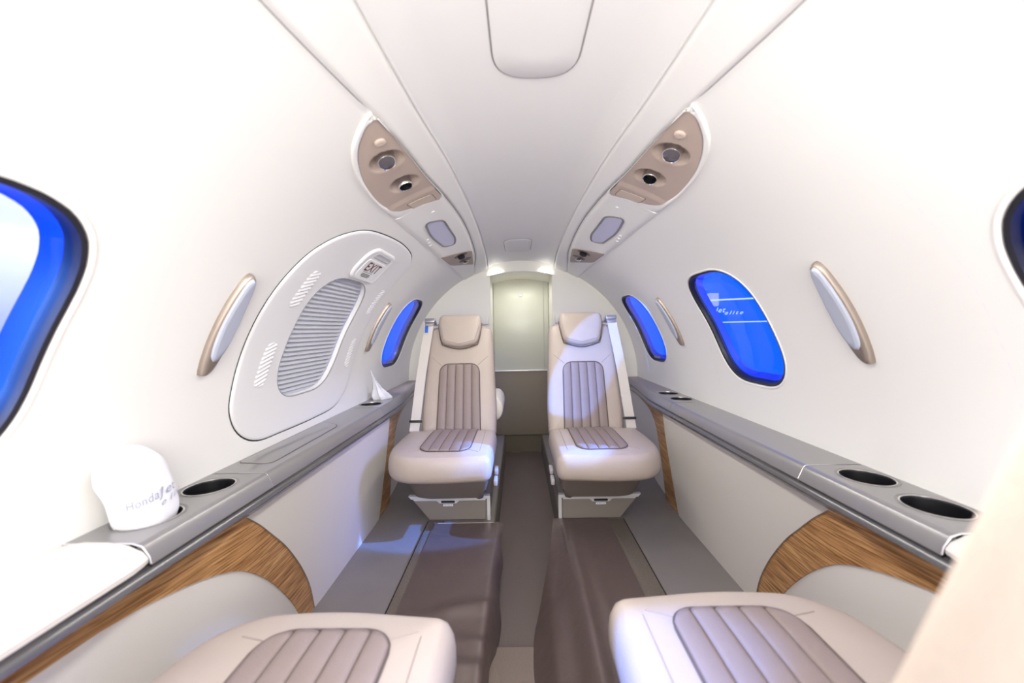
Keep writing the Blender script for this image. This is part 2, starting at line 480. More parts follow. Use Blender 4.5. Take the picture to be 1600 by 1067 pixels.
def floor():
    mb = MB(); TX, TZ = .138, -.133
    for s in (-1, 1):
        mb.grid([[(s*x, y, 0) for x in (TX, .35, .60, .775)] for y in lin(Y_FWD, Y_DOOR+.02, 12)])
    o = struct(mb.build('floor', FLOOR))
    t = MB()
    for s in (-1, 1):
        t.grid([[(s*(TX+.006), y, 0.0035), (s*(TX+.001), y, .004), (s*TX, y, 0), (s*(TX-.004), y, TZ)] for y in lin(Y_FWD, Y_DOOR, 12)])
    t.grid([[(x, Y_DOOR-.001, z) for x in (-TX, TX)] for z in (TZ, 0)])
    struct(t.build('floor_well_sides', CARPET))
    r = MB(); r.grid([[(x, y, TZ+.004*noise.noise((x*9, y*6, 0))) for x in lin(-TX, TX, 9)] for y in lin(Y_FWD, Y_DOOR, 120)])
    struct(r.build('floor_runner', RUNNER))
    b = MB(); b.grid([[(x, y, -.16) for x in (-.8, .8)] for y in (Y_FWD, Y_DOOR+.05)])  # unseen shell added below and aft to keep outside light out
    b.grid([[(x, Y_DOOR+.05, z) for x in (-.8, .8)] for z in (-.16, 1.3)])
    b.grid([[(x, y, 1.27) for x in (-.5, .5)] for y in (Y_AFT, Y_DOOR+.05)])
    for s in (-1, 1): b.grid([[(s*.5, y, z) for y in (Y_AFT, Y_DOOR+.05)] for z in (-.16, 1.3)])
    struct(b.build('floor_slab', BULK))
    m = MB(); m.box((-.128, .2, -.1325), (.128, 1.125, -.118), .004)
    tag(m.build('aisle_mat', MATT), 'lighter taupe mat lying in the near end of the sunken aisle', 'mat')
    for s in (-1, 1):
        xc = s*.3635 if s > 0 else -.386
        k = MB(); k.box((xc-.032, .53, .0005), (xc+.032, 1.640, .004), .001)
        ks = tag(k.build('carpet_strip', TRACK), 'dark speckled carpet strip running along the floor beside the %s floor cover' % ('left-hand' if s < 0 else 'right-hand'), 'carpet', 'carpet strips on the floor')
        for dx in (-.033, .033):
            k = MB(); k.tube([(xc+dx, y, .0035) for y in lin(.53, 1.639, 6)], .0022, 5); k.build('strip_edge', BLACK, ks)
floor()

# ------------------------------------------------------------------ windows
def windows():
    n = 0
    lab = {('left', 0): 'big near window with pale hall behind a blue rim', ('left', 2): 'small blue rear window past the exit hatch', ('right', 0): 'near window cut by the picture edge',
           ('right', 1): 'large blue window with faint lettering and light lines', ('right', 2): 'small blue rear window beside the seat with lit back'}
    for side, s in (('left', -1), ('right', 1)):
        for i, yc in enumerate(WIN_Y[side]):
            if side == 'left' and i == 1: continue          # the exit hatch fills this opening
            n += 1
            O = window_outline(yc)
            w = thing('window_%d' % n, lab[(side, i)], 'window', M(s, yc, Q(9), 0)); w['kind'] = 'structure'
            e = MB(); cyl_patch(e, s, O, [(-.004, -.001), (-.003, .002), (.000, .0025), (.003, .001), (.005, -.006)], fill=False); e.build('edge_bead', WHITE, w)
            r = MB(); cyl_patch(r, s, O, [(.003, -.006), (.006, .0), (.012, -.002), (.017, -.014), (.019, -.022)], fill=False); r.build('rubber_seal', RUBBER, w)
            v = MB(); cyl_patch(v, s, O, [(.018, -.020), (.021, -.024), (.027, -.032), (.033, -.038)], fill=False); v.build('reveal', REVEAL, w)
            p = MB(); cyl_patch(p, s, O, [(.014, -.012), (.03, -.006)]); p.build('pane', GLASS, w)
            if i == len(WIN_Y[side])-1:
                k = MB(); row_patch(k, s, [(Q(11.2), yc-.055, yc+.045), (Q(12.3), yc-.055, yc+.045)], lambda q, Y, fu, fv: -.004, 6); k.build('small_label', mat('label_grey', (.25, .25, .3), .5), w)
windows()

# ------------------------------------------------------------------ slim wall lights
def slim_lights():
    g = [(-.012+.0, 36.6), (.012, 36.4), (.024, 33), (.032, 28.3), (.028, 23.5), (.010, 19.4), (-.012, 18.2), (-.021, 19.3), (-.024, 25.3), (-.021, 31.5)]
    L = [(-1, .862, 'tall slim pale wall light between the near left window and the exit hatch'),
         (-1, 1.803, 'slim wall light squeezed between the exit hatch and the small rear window'),
         (1, .862, 'tall slim pale wall light with taupe rim beside the big lettered window'),
         (1, 1.818, 'slim grey wall light between the two blue windows on the right')]
    for s, yc, lb in L:
        t = thing('wall_light', lb, 'light', M(s, yc, Q(18), 0), 'slim lights on the side walls')
        O = resample(catmull([(yc+a, Q(b)) for a, b in g], 6, True), 60)
        m = MB(); cyl_patch(m, s, O, [(0, .0), (.001, .008), (.004, .014), (.010, .017)], back=-.002); m.build('light_frame', TAUPEMET, t)
        D = [(yc-.012, Q(36.1)), (yc+.006, Q(36.0)), (yc+.018, Q(33)), (yc+.025, Q(28.5)), (yc+.021, Q(24)), (yc+.004, Q(21.3)), (yc-.015, Q(21.6)), (yc-.020, Q(26)), (yc-.018, Q(31))]
        D = resample(catmull(D, 6, True), 50)
        m = MB(); cyl_patch(m, s, D, [(0, .014), (.001, .019), (.005, .022)]); m.build('diffuser', DIFF, t)
slim_lights()

# ------------------------------------------------------------------ text
def text_verts(body, size, shear=0., spacing=1., bold=0.):
    cu = bpy.data.curves.new('t', 'FONT'); cu.body = body; cu.size = size; cu.shear = shear; cu.space_character = spacing; cu.resolution_u = 4; cu.offset = bold
    ob = bpy.data.objects.new('t', cu); COL.objects.link(ob)
    dg = bpy.context.evaluated_depsgraph_get(); dg.update()
    me = bpy.data.meshes.new_from_object(ob.evaluated_get(dg))
    V = [tuple(v.co[:2]) for v in me.vertices]; F = [tuple(p.vertices) for p in me.polygons]
    bpy.data.objects.remove(ob); bpy.data.curves.remove(cu); bpy.data.meshes.remove(me)
    x0 = min(v[0] for v in V); x1 = max(v[0] for v in V); y0 = min(v[1] for v in V); y1 = max(v[1] for v in V)
    return [((v[0]-x0)/(x1-x0), (v[1]-y0)/(y1-y0)) for v in V], F, (x1-x0)/(y1-y0)
def put_text(mb, body, fn, shear=0., spacing=1., bold=0.):
    V, F, asp = text_verts(body, 1., shear, spacing, bold)
    o = len(mb.v)
    for v in V: mb.p(fn(*v))
    for f in F: mb.f.append(tuple(o+i for i in f))

# ------------------------------------------------------------------ emergency exit hatch
def row_limits(poly, q):
    xs = []; N = len(poly)
    for i in range(N):
        a, b = poly[i], poly[(i+1) % N]
        if (a[1]-q)*(b[1]-q) <= 0 and a[1] != b[1]: xs.append(a[0]+(b[0]-a[0])*(q-a[1])/(b[1]-a[1]))
    return (min(xs), max(xs)) if len(xs) >= 2 else None
def rib_patch(mb, s, poly, pitch, d0, amp, ncol=14, per=6, slant=0.):
    q0, q1 = min(p[1] for p in poly), max(p[1] for p in poly)
    n = max(8, int((q1-q0)/pitch*per)); rows = []
    for k in range(n+1):
        q = q0+(q1-q0)*(k/n)*.998+(q1-q0)*.001
        l = row_limits(poly, q)
        if l: rows.append((q, *l))
    tri = lambda t: abs((t % 1)-.5)*2
    row_patch(mb, s, rows, lambda q, Y, fu, fv: d0+amp*tri((q+slant*Y)/pitch)*min(1, min(fv, 1-fv)*18, min(fu, 1-fu)*10), ncol)

def hatch():
    s = -1
    t = thing('exit_hatch', 'large rounded white emergency exit hatch with pleated window shade', 'hatch', M(s, 1.32, 0, 0))
    pts = [(.972, 10), (.965, 15.6), (.964, 23.6), (.969, 32.1), (.983, 39.6), (1.006, 45.3), (1.06, 50.6), (1.15, 54.1), (1.34, 55.8), (1.50, 55.4), (1.60, 53.6), (1.665, 49.8), (1.682, 42), (1.685, 34), (1.683, 26), (1.68, 17.3), (1.655, 8.0), (1.56, 3.0), (1.40, 2.0), (1.2, 2.0), (1.085, 2.4), (1.012, 5.2)]
    O = resample(catmull([(a, Q(b)) for a, b in pts], 8, True), 140)
    g = MB(); cyl_patch(g, s, O, [(-.0035, .0004), (.004, .0006)], fill=False); g.build('hatch_gap', GAP, t)
    sh = [(1.128, Q(9.6)), (1.497, Q(9.6)), (1.517, Q(41.3)), (1.138, Q(41.3))]
    S = resample(round_poly(sh, [.13, .15, .165, .14], 12), 96)
    p = MB()
    c = cen(S)                                   # hatch skin: outer rim to the shade opening
    inn = []
    for q in O:
        dx, dy = q[0]-c[0], q[1]-c[1]; k = ray_radius(S, c, dx, dy); inn.append((c[0]+dx*k, c[1]+dy*k))
    rim = [[M(s, y, q, d) for y, q in inset(O, i)] for i, d in ((.0, -.002), (.0005, .003), (.004, .0055), (.008, .006))]
    o8 = inset(O, .008)
    rim += [[M(s, a[0]+(b[0]-a[0])*k/8, a[1]+(b[1]-a[1])*k/8, .006) for a, b in zip(o8, inn)] for k in range(1, 9)]
    rim += [[M(s, y, q, .003) for y, q in inset(inn, .002)], [M(s, y, q, -.012) for y, q in inset(inn, .003)]]
    p.rings(rim); p.build('hatch_panel', HATCHW, t)
    b = MB(); rib_patch(b, s, inset(S, .001), .0146, -.013, .011, 26, 6); sh_o = b.build('window_shade', mat('pleated_shade', (.58, .59, .63), .7), t, sharp=20)
    e = MB(); e.tube([M(s, y, q, .0045) for y, q in inset(S, .0015)], .0024, 6, True); e.build('shade_rim', mat('shade_rim_grey', (.35, .35, .36), .5), sh_o)
    # bottom rail of the blind
    for (y0, y1, a0, a1) in ((1.052, 1.112, 31.5, 41), (1.035, 1.096, 13.8, 23.6), (1.592, 1.640, 31.5, 41), (1.585, 1.632, 13.8, 23.6)):
        d = .010 if y0 < 1.3 else .006
        G = resample(round_poly([(y0, Q(a0)), (y1-d, Q(a0)), (y1, Q(a1)), (y0+d, Q(a1))], .03, 6), 40)
        v = MB(); rib_patch(v, s, G, .0125, .0062, .0035, 10, 6, slant=-.35)
        v.build('louvre_grip', HATCHW, t, sharp=15)
    # handle cover with the sign
    P = resample(round_poly([(1.243, Q(41.8)), (1.462, Q(41.6)), (1.458, Q(51.9)), (1.240, Q(51.9))], [.045, .035, .04, .06], 8), 80)
    h = MB(); cyl_patch(h, s, P, [(0, .006), (.001, .010), (.005, .013), (.009, .0135), (.014, .012), (.018, .0115)]); hc = h.build('handle_cover', HATCHW, t)
    pl = MB(); PP = resample(round_poly([(1.272, Q(42.7)), (1.432, Q(42.7)), (1.432, Q(48.4)), (1.272, Q(48.4))], .012, 5), 40)
    cyl_patch(pl, s, PP, [(0, .0115), (.001, .0128)]); sg = pl.build('exit_sign', mat('sign_white', (.85, .86, .85), .4), t)
    tx = MB(); put_text(tx, 'EXIT', lambda u, v: M(s, 1.298+.108*u, Q(45.0)+v*Q(2.75), .0136), bold=.014, spacing=1.12); tx.build('exit_lettering', RED, sg)
    tx = MB()
    for k, (a, w) in enumerate(((44.55, .075), (43.95, .066), (43.55, .072), (43.15, .060))):
        row_patch(tx, s, [(Q(a), 1.352-w/2-.01, 1.352+w/2-.01), (Q(a+(.12 if k == 0 else .22)), 1.352-w/2-.01, 1.352+w/2-.01)], lambda q, Y, fu, fv: .0135, 4)
    tx.build('small_print', GREYINK, sg)
    sl = MB(); SS = resample(round_poly([(1.285, Q(49.2)), (1.425, Q(49.2)), (1.420, Q(50.7)), (1.290, Q(50.7))], .008, 5), 40)
    cyl_patch(sl, s, SS, [(-.003, .0119), (0, .0135), (.004, .0130), (.008, .0122)]); sl.build('pull_slot', mat('slot_grey', (.55, .55, .55), .5), hc)
hatch()

# ------------------------------------------------------------------ overhead service units
def gasper(parent, s, Y, q, r, tilt, face, lampy):
    n = nrm(s, q); o = M(s, Y, q, -.016)
    ax = (n+Vector(tilt)).normalized()
    b = MB(); b.lathe([(r*1.12, 0), (r*1.12, .010), (r*1.0, .020), (r*1.0, .027), (r*.9, .030), (r*.84, .029)], o, ax, 28)
    nz = b.build('nozzle', CHROME, parent)
    f = MB()
    if lampy: f.lathe([(r*.86, .027), (r*.6, .0285), (r*.2, .029)], o, ax, 28, cap1=True)
    else: f.lathe([(r*.86, .028), (r*.8, .012), (r*.3, .008)], o, ax, 28, cap1=True)
    f.build('nozzle_face', face, parent)

def service(side):
    s = -1 if side == 'left' else 1
    t = thing('overhead_service_unit', 'white overhead strip on the %s with beige air vent panel, lamp and rear vents' % side, 'overhead unit', M(s, 1.5, Q(66), 0), 'overhead service units')
    Yb0, Yb1 = .722, 1.182
    # front beige panel limits
    def lo(Y): return max(q_out(Y)+.006, Q(sinterp([.72, 1.07, 1.12, 1.182], [50, 59.6, 60.6, 70.2], Y))) if Y > 1.05 else q_out(Y)+Q(.45)
    def hi(Y): return q_in(Y)-Q(.55)
    BW = [(.868, Q(66.2), .040), (1.000, Q(66.3), .039)]
    tipY = .716
    def inside_front(Y): return tipY < Y < 1.176
    # white housing with the opening left where the panels sit (the panels stand in it, recessed rim)
    Ys = lin(.70, .80, 22)+lin(.80, 1.2, 50)[1:]+lin(1.2, 2.34, 70)[1:]+lin(2.34, Y_AFT, 10)[1:]
    hmb = MB()
    def dep(Y, q, f):
        w = q_in(Y)-q_out(Y); e = min(f, 1-f)*w; e = min(e, Y-.70)
        return .005*(1-max(0, 1-e/.012)**2)-.001
    # two strips each side of the front opening and a solid strip aft of it
    fY = [y for y in Ys if y <= 1.1765]
    A = lambda Y: q_out(Y)
    def fo(Y):   # lower rim of the opening
        return min(f_lo(Y), f_hi(Y))
    def f_lo(Y): return Q(sinterp([.716, .725, .745, .78, .83, .90, 1.0, 1.07, 1.115, 1.145, 1.1765], [69.0, 67.4, 65.9, 64.0, 62.3, 60.9, 60.1, 60.3, 61.2, 63.5, 70.5], Y))
    def f_hi(Y): return Q(sinterp([.716, .80, .90, 1.0, 1.10, 1.15, 1.1765], [69.0, 69.45, 69.9, 70.35, 70.9, 71.2, 70.5], Y))
    def mid(Y): return (f_lo(Y)+f_hi(Y))/2
    fo_lo = lambda Y: f_lo(Y) if Y >= .716 else (q_out(Y)+q_in(Y))/2
    fo_hi = lambda Y: f_hi(Y) if Y >= .716 else (q_out(Y)+q_in(Y))/2
    col_patch(hmb, s, fY, q_out, fo_lo, lambda Y, q, f: .006-.005*max(0, 1-f*4)**2-.004*max(0, (f-.6)/.4)**2, 9, back=-.02)
    col_patch(hmb, s, fY, fo_hi, q_in, lambda Y, q, f: .006-.005*max(0, (f-.75)/.25)**2-.004*max(0, 1-f/.4)**2, 9, back=-.02)
    aY = [y for y in Ys if y > 1.1765]; aY = [1.1765]+aY
    col_patch(hmb, s, aY, q_out, q_in, lambda Y, q, f: .006-.005*max(0, 1-min(f, 1-f)*9)**2, 20, back=-.02)
    hmb.build('housing', WHITE, t)
    # the beige panel with two moulded bowls
    bm_ = MB()
    def bd(Y, q, f):
        d = .0035
        if Y > 1.075: d += .004*min(1, (Y-1.075)/.02)
        for (yc, qc, r) in BW:
            u = sqrt((Y-yc)**2+(q-qc)**2)/r
            if u < 1: d -= .021*(1-u**4)**.62
        return d
    col_patch(bm_, s, lin(.7165, 1.176, 120), f_lo, f_hi, bd, 60)
    bp = bm_.build('vent_panel', BEIGE, t, sharp=70)
    gasper(bp, s, .868, Q(66.2), .0205, (-.25*s*0, -.35, .0), DARKGLASS, True)
    gasper(bp, s, 1.000, Q(66.3), .0190, (0, -.30 if s > 0 else -.1, 0), BLACK, False)
    k = MB(); k.lathe([(.0115, .0), (.0115, .004), (.009, .0055), (.004, .005)], M(s, .790, Q(67.2), .003), nrm(s, Q(67.2)), 20, cap1=True); k.build('call_button', mat('button_beige', (.58, .47, .40), .4), bp)
    c = MB(); cyl_patch(c, s, resample(round_poly([(1.112, Q(64.0)), (1.155, Q(64.6)), (1.160, Q(69.9)), (1.116, Q(69.6))], .004, 3), 32), [(0, .007), (.0008, .0090)]); c.build('cover_plate', mat('plate_beige', (.56, .455, .375), .5), bp)
    c = MB(); c.tube([M(s, y, q, .0078) for y, q in resample(round_poly([(1.111, Q(63.9)), (1.156, Q(64.5)), (1.161, Q(70.0)), (1.115, Q(69.7))], .004, 3), 40)], .0007, 4, True); c.build('plate_groove', PIPE, bp)
    # cabin lamp
    l = MB(); RP = resample(round_poly([(1.318, Q(65.0)), (1.360, Q(68.9)), (1.640, Q(68.9)), (1.725, Q(67.3)), (1.690, Q(63.6)), (1.480, Q(62.6)), (1.34, Q(63.7))], [.03, .03, .08, .05, .05, .08, .03], 6), 60)
    cyl_patch(l, s, RP, [(0, .004), (.001, .0085), (.005, .009), (.007, .006)], fill=False); lamp = l.build('lamp_bezel', mat('lamp_bezel_grey', (.16, .155, .16), .35), t)
    l = MB(); cyl_patch(l, s, inset(RP, .0065), [(0, .0055), (.002, .0075)]); l.build('lamp_diffuser', mat('lamp_diffuser_lilac', (.50, .50, .66), .3), lamp)
    # rear vents
    v = MB()
    corner = [(1.812, Q(60.4)), (1.950, Q(71.2)), (2.290, Q(68.6)), (2.06, Q(60.9))]
    VP = resample(round_poly(corner, [.02, .03, .03, .05], 5), 60)
    cyl_patch(v, s, VP, [(0, .0045), (.001, .0085), (.006, .0095)]); vp = v.build('rear_vent_panel', mat('rear_vent_taupe', (.34, .27, .235), .5), t)
    for yc, aq in ((1.945, 66.6), (2.075, 66.9)):
        w = MB(); n = nrm(s, Q(aq)); w.lathe([(.034, .009), (.034, .0105), (.030, .0112)], M(s, yc, Q(aq), 0), n, 24, cap1=True); hb = w.build('vent_bowl', mat('vent_bowl_dark', (.10, .08, .075), .5), vp)
        w = MB(); w.lathe([(.018, .010), (.017, .024), (.013, .025)], M(s, yc, Q(aq), 0), n+Vector((0, -.3, 0)), 20, cap1=True); w.build('vent_nozzle', CHROME if yc > 2 else BLACK, vp)
    dm = mat('dot_white', (.9, .9, .9), .3)
    for yy, aa in ((1.255, 67.6), (1.49, 61.6), (1.53, 61.3), (1.57, 61.0)):
        w = MB(); w.lathe([(.006, .005), (.0055, .0075), (.002, .008)], M(s, yy, Q(aa), 0), nrm(s, Q(aa)), 10, cap1=True)
        w.build('indicator_dot', dm, t)
    # seam along the inner edge
    g = MB(); g.tube([M(s, y, q_in(y)-.0002, .0045) for y in lin(.715, 2.34, 120)], .0011, 5); g.build('edge_seam', mat('seam_grey', (.2, .2, .2), .6), t)
service('left'); service('right')

def ceiling_panels():
    def cm(x, Y, d=0): r = R+.016-d; return Vector((x, Y, ZC+sqrt(r*r-x*x)))
    def panel(name, poly, label):
        P = resample(poly, 90); m = MB(); c = cen(P)
        rings = [[cm(x, y, d) for x, y in inset(P, i)] for i, d in ((0, -.001), (.0004, .0022), (.004, .004))]
        rings += [[cm(x, y, .004) for x, y in scale(inset(P, .004), k, c)] for k in (.8, .55, .3, .1)]
        m.rings(rings, cap1=True); t = thing(name, label, 'ceiling panel', cm(c[0], c[1])); m.build('panel', CEIL, t)
        g = MB(); g.tube([cm(x, y, .0005) for x, y in inset(P, -.0012)], .0012, 5, True); g.build('panel_gap', mat('gap_grey', (.22, .21, .20), .7), t)
    panel('ceiling_hatch', round_poly([(-.066, .20), (.083, .20), (.079, .728), (-.062, .728)], [.02, .02, .085, .085], 10), 'large round-ended ceiling panel near the top edge of the photo')
    panel('ceiling_access_panel', round_poly([(-.090, 2.0), (.052, 2.0), (.052, 2.30), (-.088, 2.30)], [.05, .05, .05, .05], 8), 'small rounded ceiling panel just ahead of the rear door')
ceiling_panels()

# ------------------------------------------------------------------ ledges along the sides
def xb(Y):      # inboard x of the ledge's lower lip
    return sinterp([-.9, .30, .475, .62, .73, .86, 1.0, 1.75, 1.95, 2.2, 2.45, 2.64], [.69, .69, .683, .664, .650, .634, .633, .634, .645, .672, .692, .695], Y)
def xt(Y):      # inboard x of the ledge's top edge
    return sinterp([-.9, .40, .9, 1.75, 2.0, 2.2, 2.45, 2.64], [.630, .630, .627, .627, .632, .655, .685, .69], Y)
ZL = .472
def ledge(side):
    s = -1 if side == 'left' else 1
    w = 'left' if s < 0 else 'right'
    t = thing('side_ledge', 'long grey metallic side ledge with cup holders under the %s windows' % w, 'ledge', (s*.69, 1.2, .40), 'grey ledges along both side walls')
    def fascia(Y, k):
        a, b = xt(Y), xb(Y)
        return [(a+.010, ZL), (a+.004, ZL-.001), (a-.001, ZL-.005), (a-.013, ZL-.031), (a-.013, ZL-.033)][k]
    def top_and_front(mb, Y0, Y1, holes=()):
        mb2 = mb
        ys = lin(Y0, Y1, max(4, int((Y1-Y0)/.03)))
        mb2.grid([[(s*x, y, z) for x, z in [fascia(y, k) for k in range(5)]]+[(s*(xt(y)-.010), y, ZL-.034)] for y in ys])
        spl = [Y0]
        if holes:
            for i in range(len(holes)-1): spl.append((holes[i]+holes[i+1])/2)
        spl.append(Y1)
        for i in range(len(spl)-1):
            a, b = spl[i], spl[i+1]
            def fn(u, v): return (s*((xt(v)+.010)*(1-u)+.766*u), v, ZL)
            if holes:
                yc = holes[i]; xc = .704
                inv = lambda x, v: (x-(xt(v)+.010))/(.766-(xt(v)+.010))
                H = [(inv(xc+.0515*cos(k*2*pi/48), yc+.0545*sin(k*2*pi/48)), yc+.0545*sin(k*2*pi/48)) for k in range(48)]
                tile(mb2, 0, 1, a, b, fn, H, 12, 12, 3)
            else: tile(mb2, 0, 1, a, b, fn, None, 5, max(2, int((b-a)/.04)))
        # end faces
        for y in (Y0, Y1):
            mb2.grid([[(s*x, y, z) for x, z in [fascia(y, k) for k in range(5)]]+[(s*.76, y, ZL)], [(s*x, y, ZL-.036) for x, z in [fascia(y, k) for k in range(5)]]+[(s*.76, y, ZL-.036)]])
    segs = [('cup_holder_deck', .612, .921, (.705, .845), LEDGE), ('table_lid', .924, 1.708, (), LEDGE), ('cup_holder_deck', 1.711, 2.045, (1.80, 1.955), LEDGE), ('rear_cap', 2.048, 2.64, (), CAP)]
    for nm, a, b, holes, m in segs:
        mb = MB(); top_and_front(mb, a, b, holes); o = mb.build(nm, m, t)
        for yc in holes:
            c = MB(); ell = lambda k: (cos(k), 1.06*sin(k))
            prof = [(.0525, ZL+.0004), (.0512, ZL-.0006), (.0485, ZL-.0022), (.0468, ZL-.0022)]
            c.rings([[(s*(.704+r*cos(k*2*pi/48)), yc+r*1.06*sin(k*2*pi/48), z) for k in range(48)] for r, z in prof]); dish = c.build('cup_recess', mat('recess_grey', (.30, .29, .28), .35, .4), o)
            c = MB(); prof = [(.0472, ZL-.0025), (.0470, ZL+.0004), (.0460, ZL+.0008), (.0448, ZL+.0002), (.0444, ZL-.004)]
            c.rings([[(s*(.704+r*cos(k*2*pi/48)), yc+r*1.06*sin(k*2*pi/48), z) for k in range(48)] for r, z in prof]); c.build('cup_rim', CUPRIM, o)
            c = MB(); prof = [(.0445, ZL-.0015), (.043, ZL-.045), (.041, ZL-.07)]
            c.rings([[(s*(.704+r*cos(k*2*pi/48)), yc+r*1.06*sin(k*2*pi/48), z) for k in range(48)] for r, z in prof], cap1=True); c.build('cup_well', BLACK, o)
    # joints: dark line under each seam
    for y in (.9225, 1.7095, 2.0465):
        j = MB(); j.grid([[(s*x, yy, z-.0015) for x, z in [(.76, ZL)]+[fascia(yy, k) for k in range(5)]] for yy in (y-.002, y+.002)])
        j.build('joint_line', PIPE, t)
    # light edge trim curving round the joint
    e = MB(); e.tube([(s*x, .922, z+.0006) for x, z in [(.70, ZL), (.66, ZL)]+[fascia(.922, k) for k in range(5)]], .0007, 5); e.build('joint_trim', CUPRIM, t)
    if s < 0:
        lp = resample(round_poly([(-.752, 1.0), (-.660, .985), (-.668, 1.40), (-.752, 1.44)], [.01, .03, .06, .01], 8), 70)
        l = MB(); l.rings([[(x, y, z) for x, y in inset(lp, i)] for i, z in ((0, ZL-.0005), (.0006, ZL+.0014), (.003, ZL+.002))], cap1=True); l.build('flap', LEDGE, t)
        l = MB(); l.tube([(x, y, ZL+.0004) for x, y in inset(lp, -.0008)], .0009, 5, True); l.build('flap_gap', PIPE, t)
    # lower moulding, continuous
    mb = MB(); rows = []
    for y in lin(-.6, 2.635, 110):
        a, b = xt(y), xb(y)
        rows.append([(s*x, y, z) for x, z in [(a+.03, ZL-.034), (a-.008, ZL-.035), (a-.008, ZL-.040), (a-.014, ZL-.044), (a-.017, ZL-.052), (a+(b-a)*.35-.014, ZL-.062), (a+(b-a)*.7-.006, ZL-.070), (b, ZL-.0735), (b+.05, ZL-.0735)]])
    mb.grid(rows); mb.build('lower_moulding', LEDGED, t)
    mb = MB(); mb.tube([(s*(xb(y)-.0005), y, ZL-.0735) for y in lin(-.6, 2.63, 80)], .0018, 5); mb.build('moulding_lip', METAL, t)
    # padded armrest beside the near seat
    mb = MB(); rows = []
    for y in [.6095, .609, .606, .598, .58]+lin(.54, -.6, 24):
        k = min(1, sqrt(max(0, (.6095-y)/.03))); r = []
        prof = [(.765, ZL-.002), (.755, ZL+.004), (.72, ZL+.010), (.68, ZL+.009), (.645, ZL+.002), (.622, ZL-.010), (.613, ZL-.022), (.614, ZL-.030), (.622, ZL-.034), (.70, ZL-.034)]
        for x, z in prof: r.append((s*(.70+(x-.70)*(.93+.07*k)), y, ZL-.016+(z-ZL+.016)*(.80+.2*k)))
        rows.append(r)
    mb.rings(rows, cap0=True, cap1=True)
    mb.build('armrest_pad', CREAM, t)
    mb = MB(); mb.tube([(s*x, .6112, z) for x, z in [(.76, ZL+.001), (.70, ZL+.0012), (.645, ZL+.0005), (.630, ZL-.004), (.619, ZL-.02), (.617, ZL-.032)]], .0014, 5); mb.build('pad_trim', METAL, t)
ledge('left'); ledge('right')

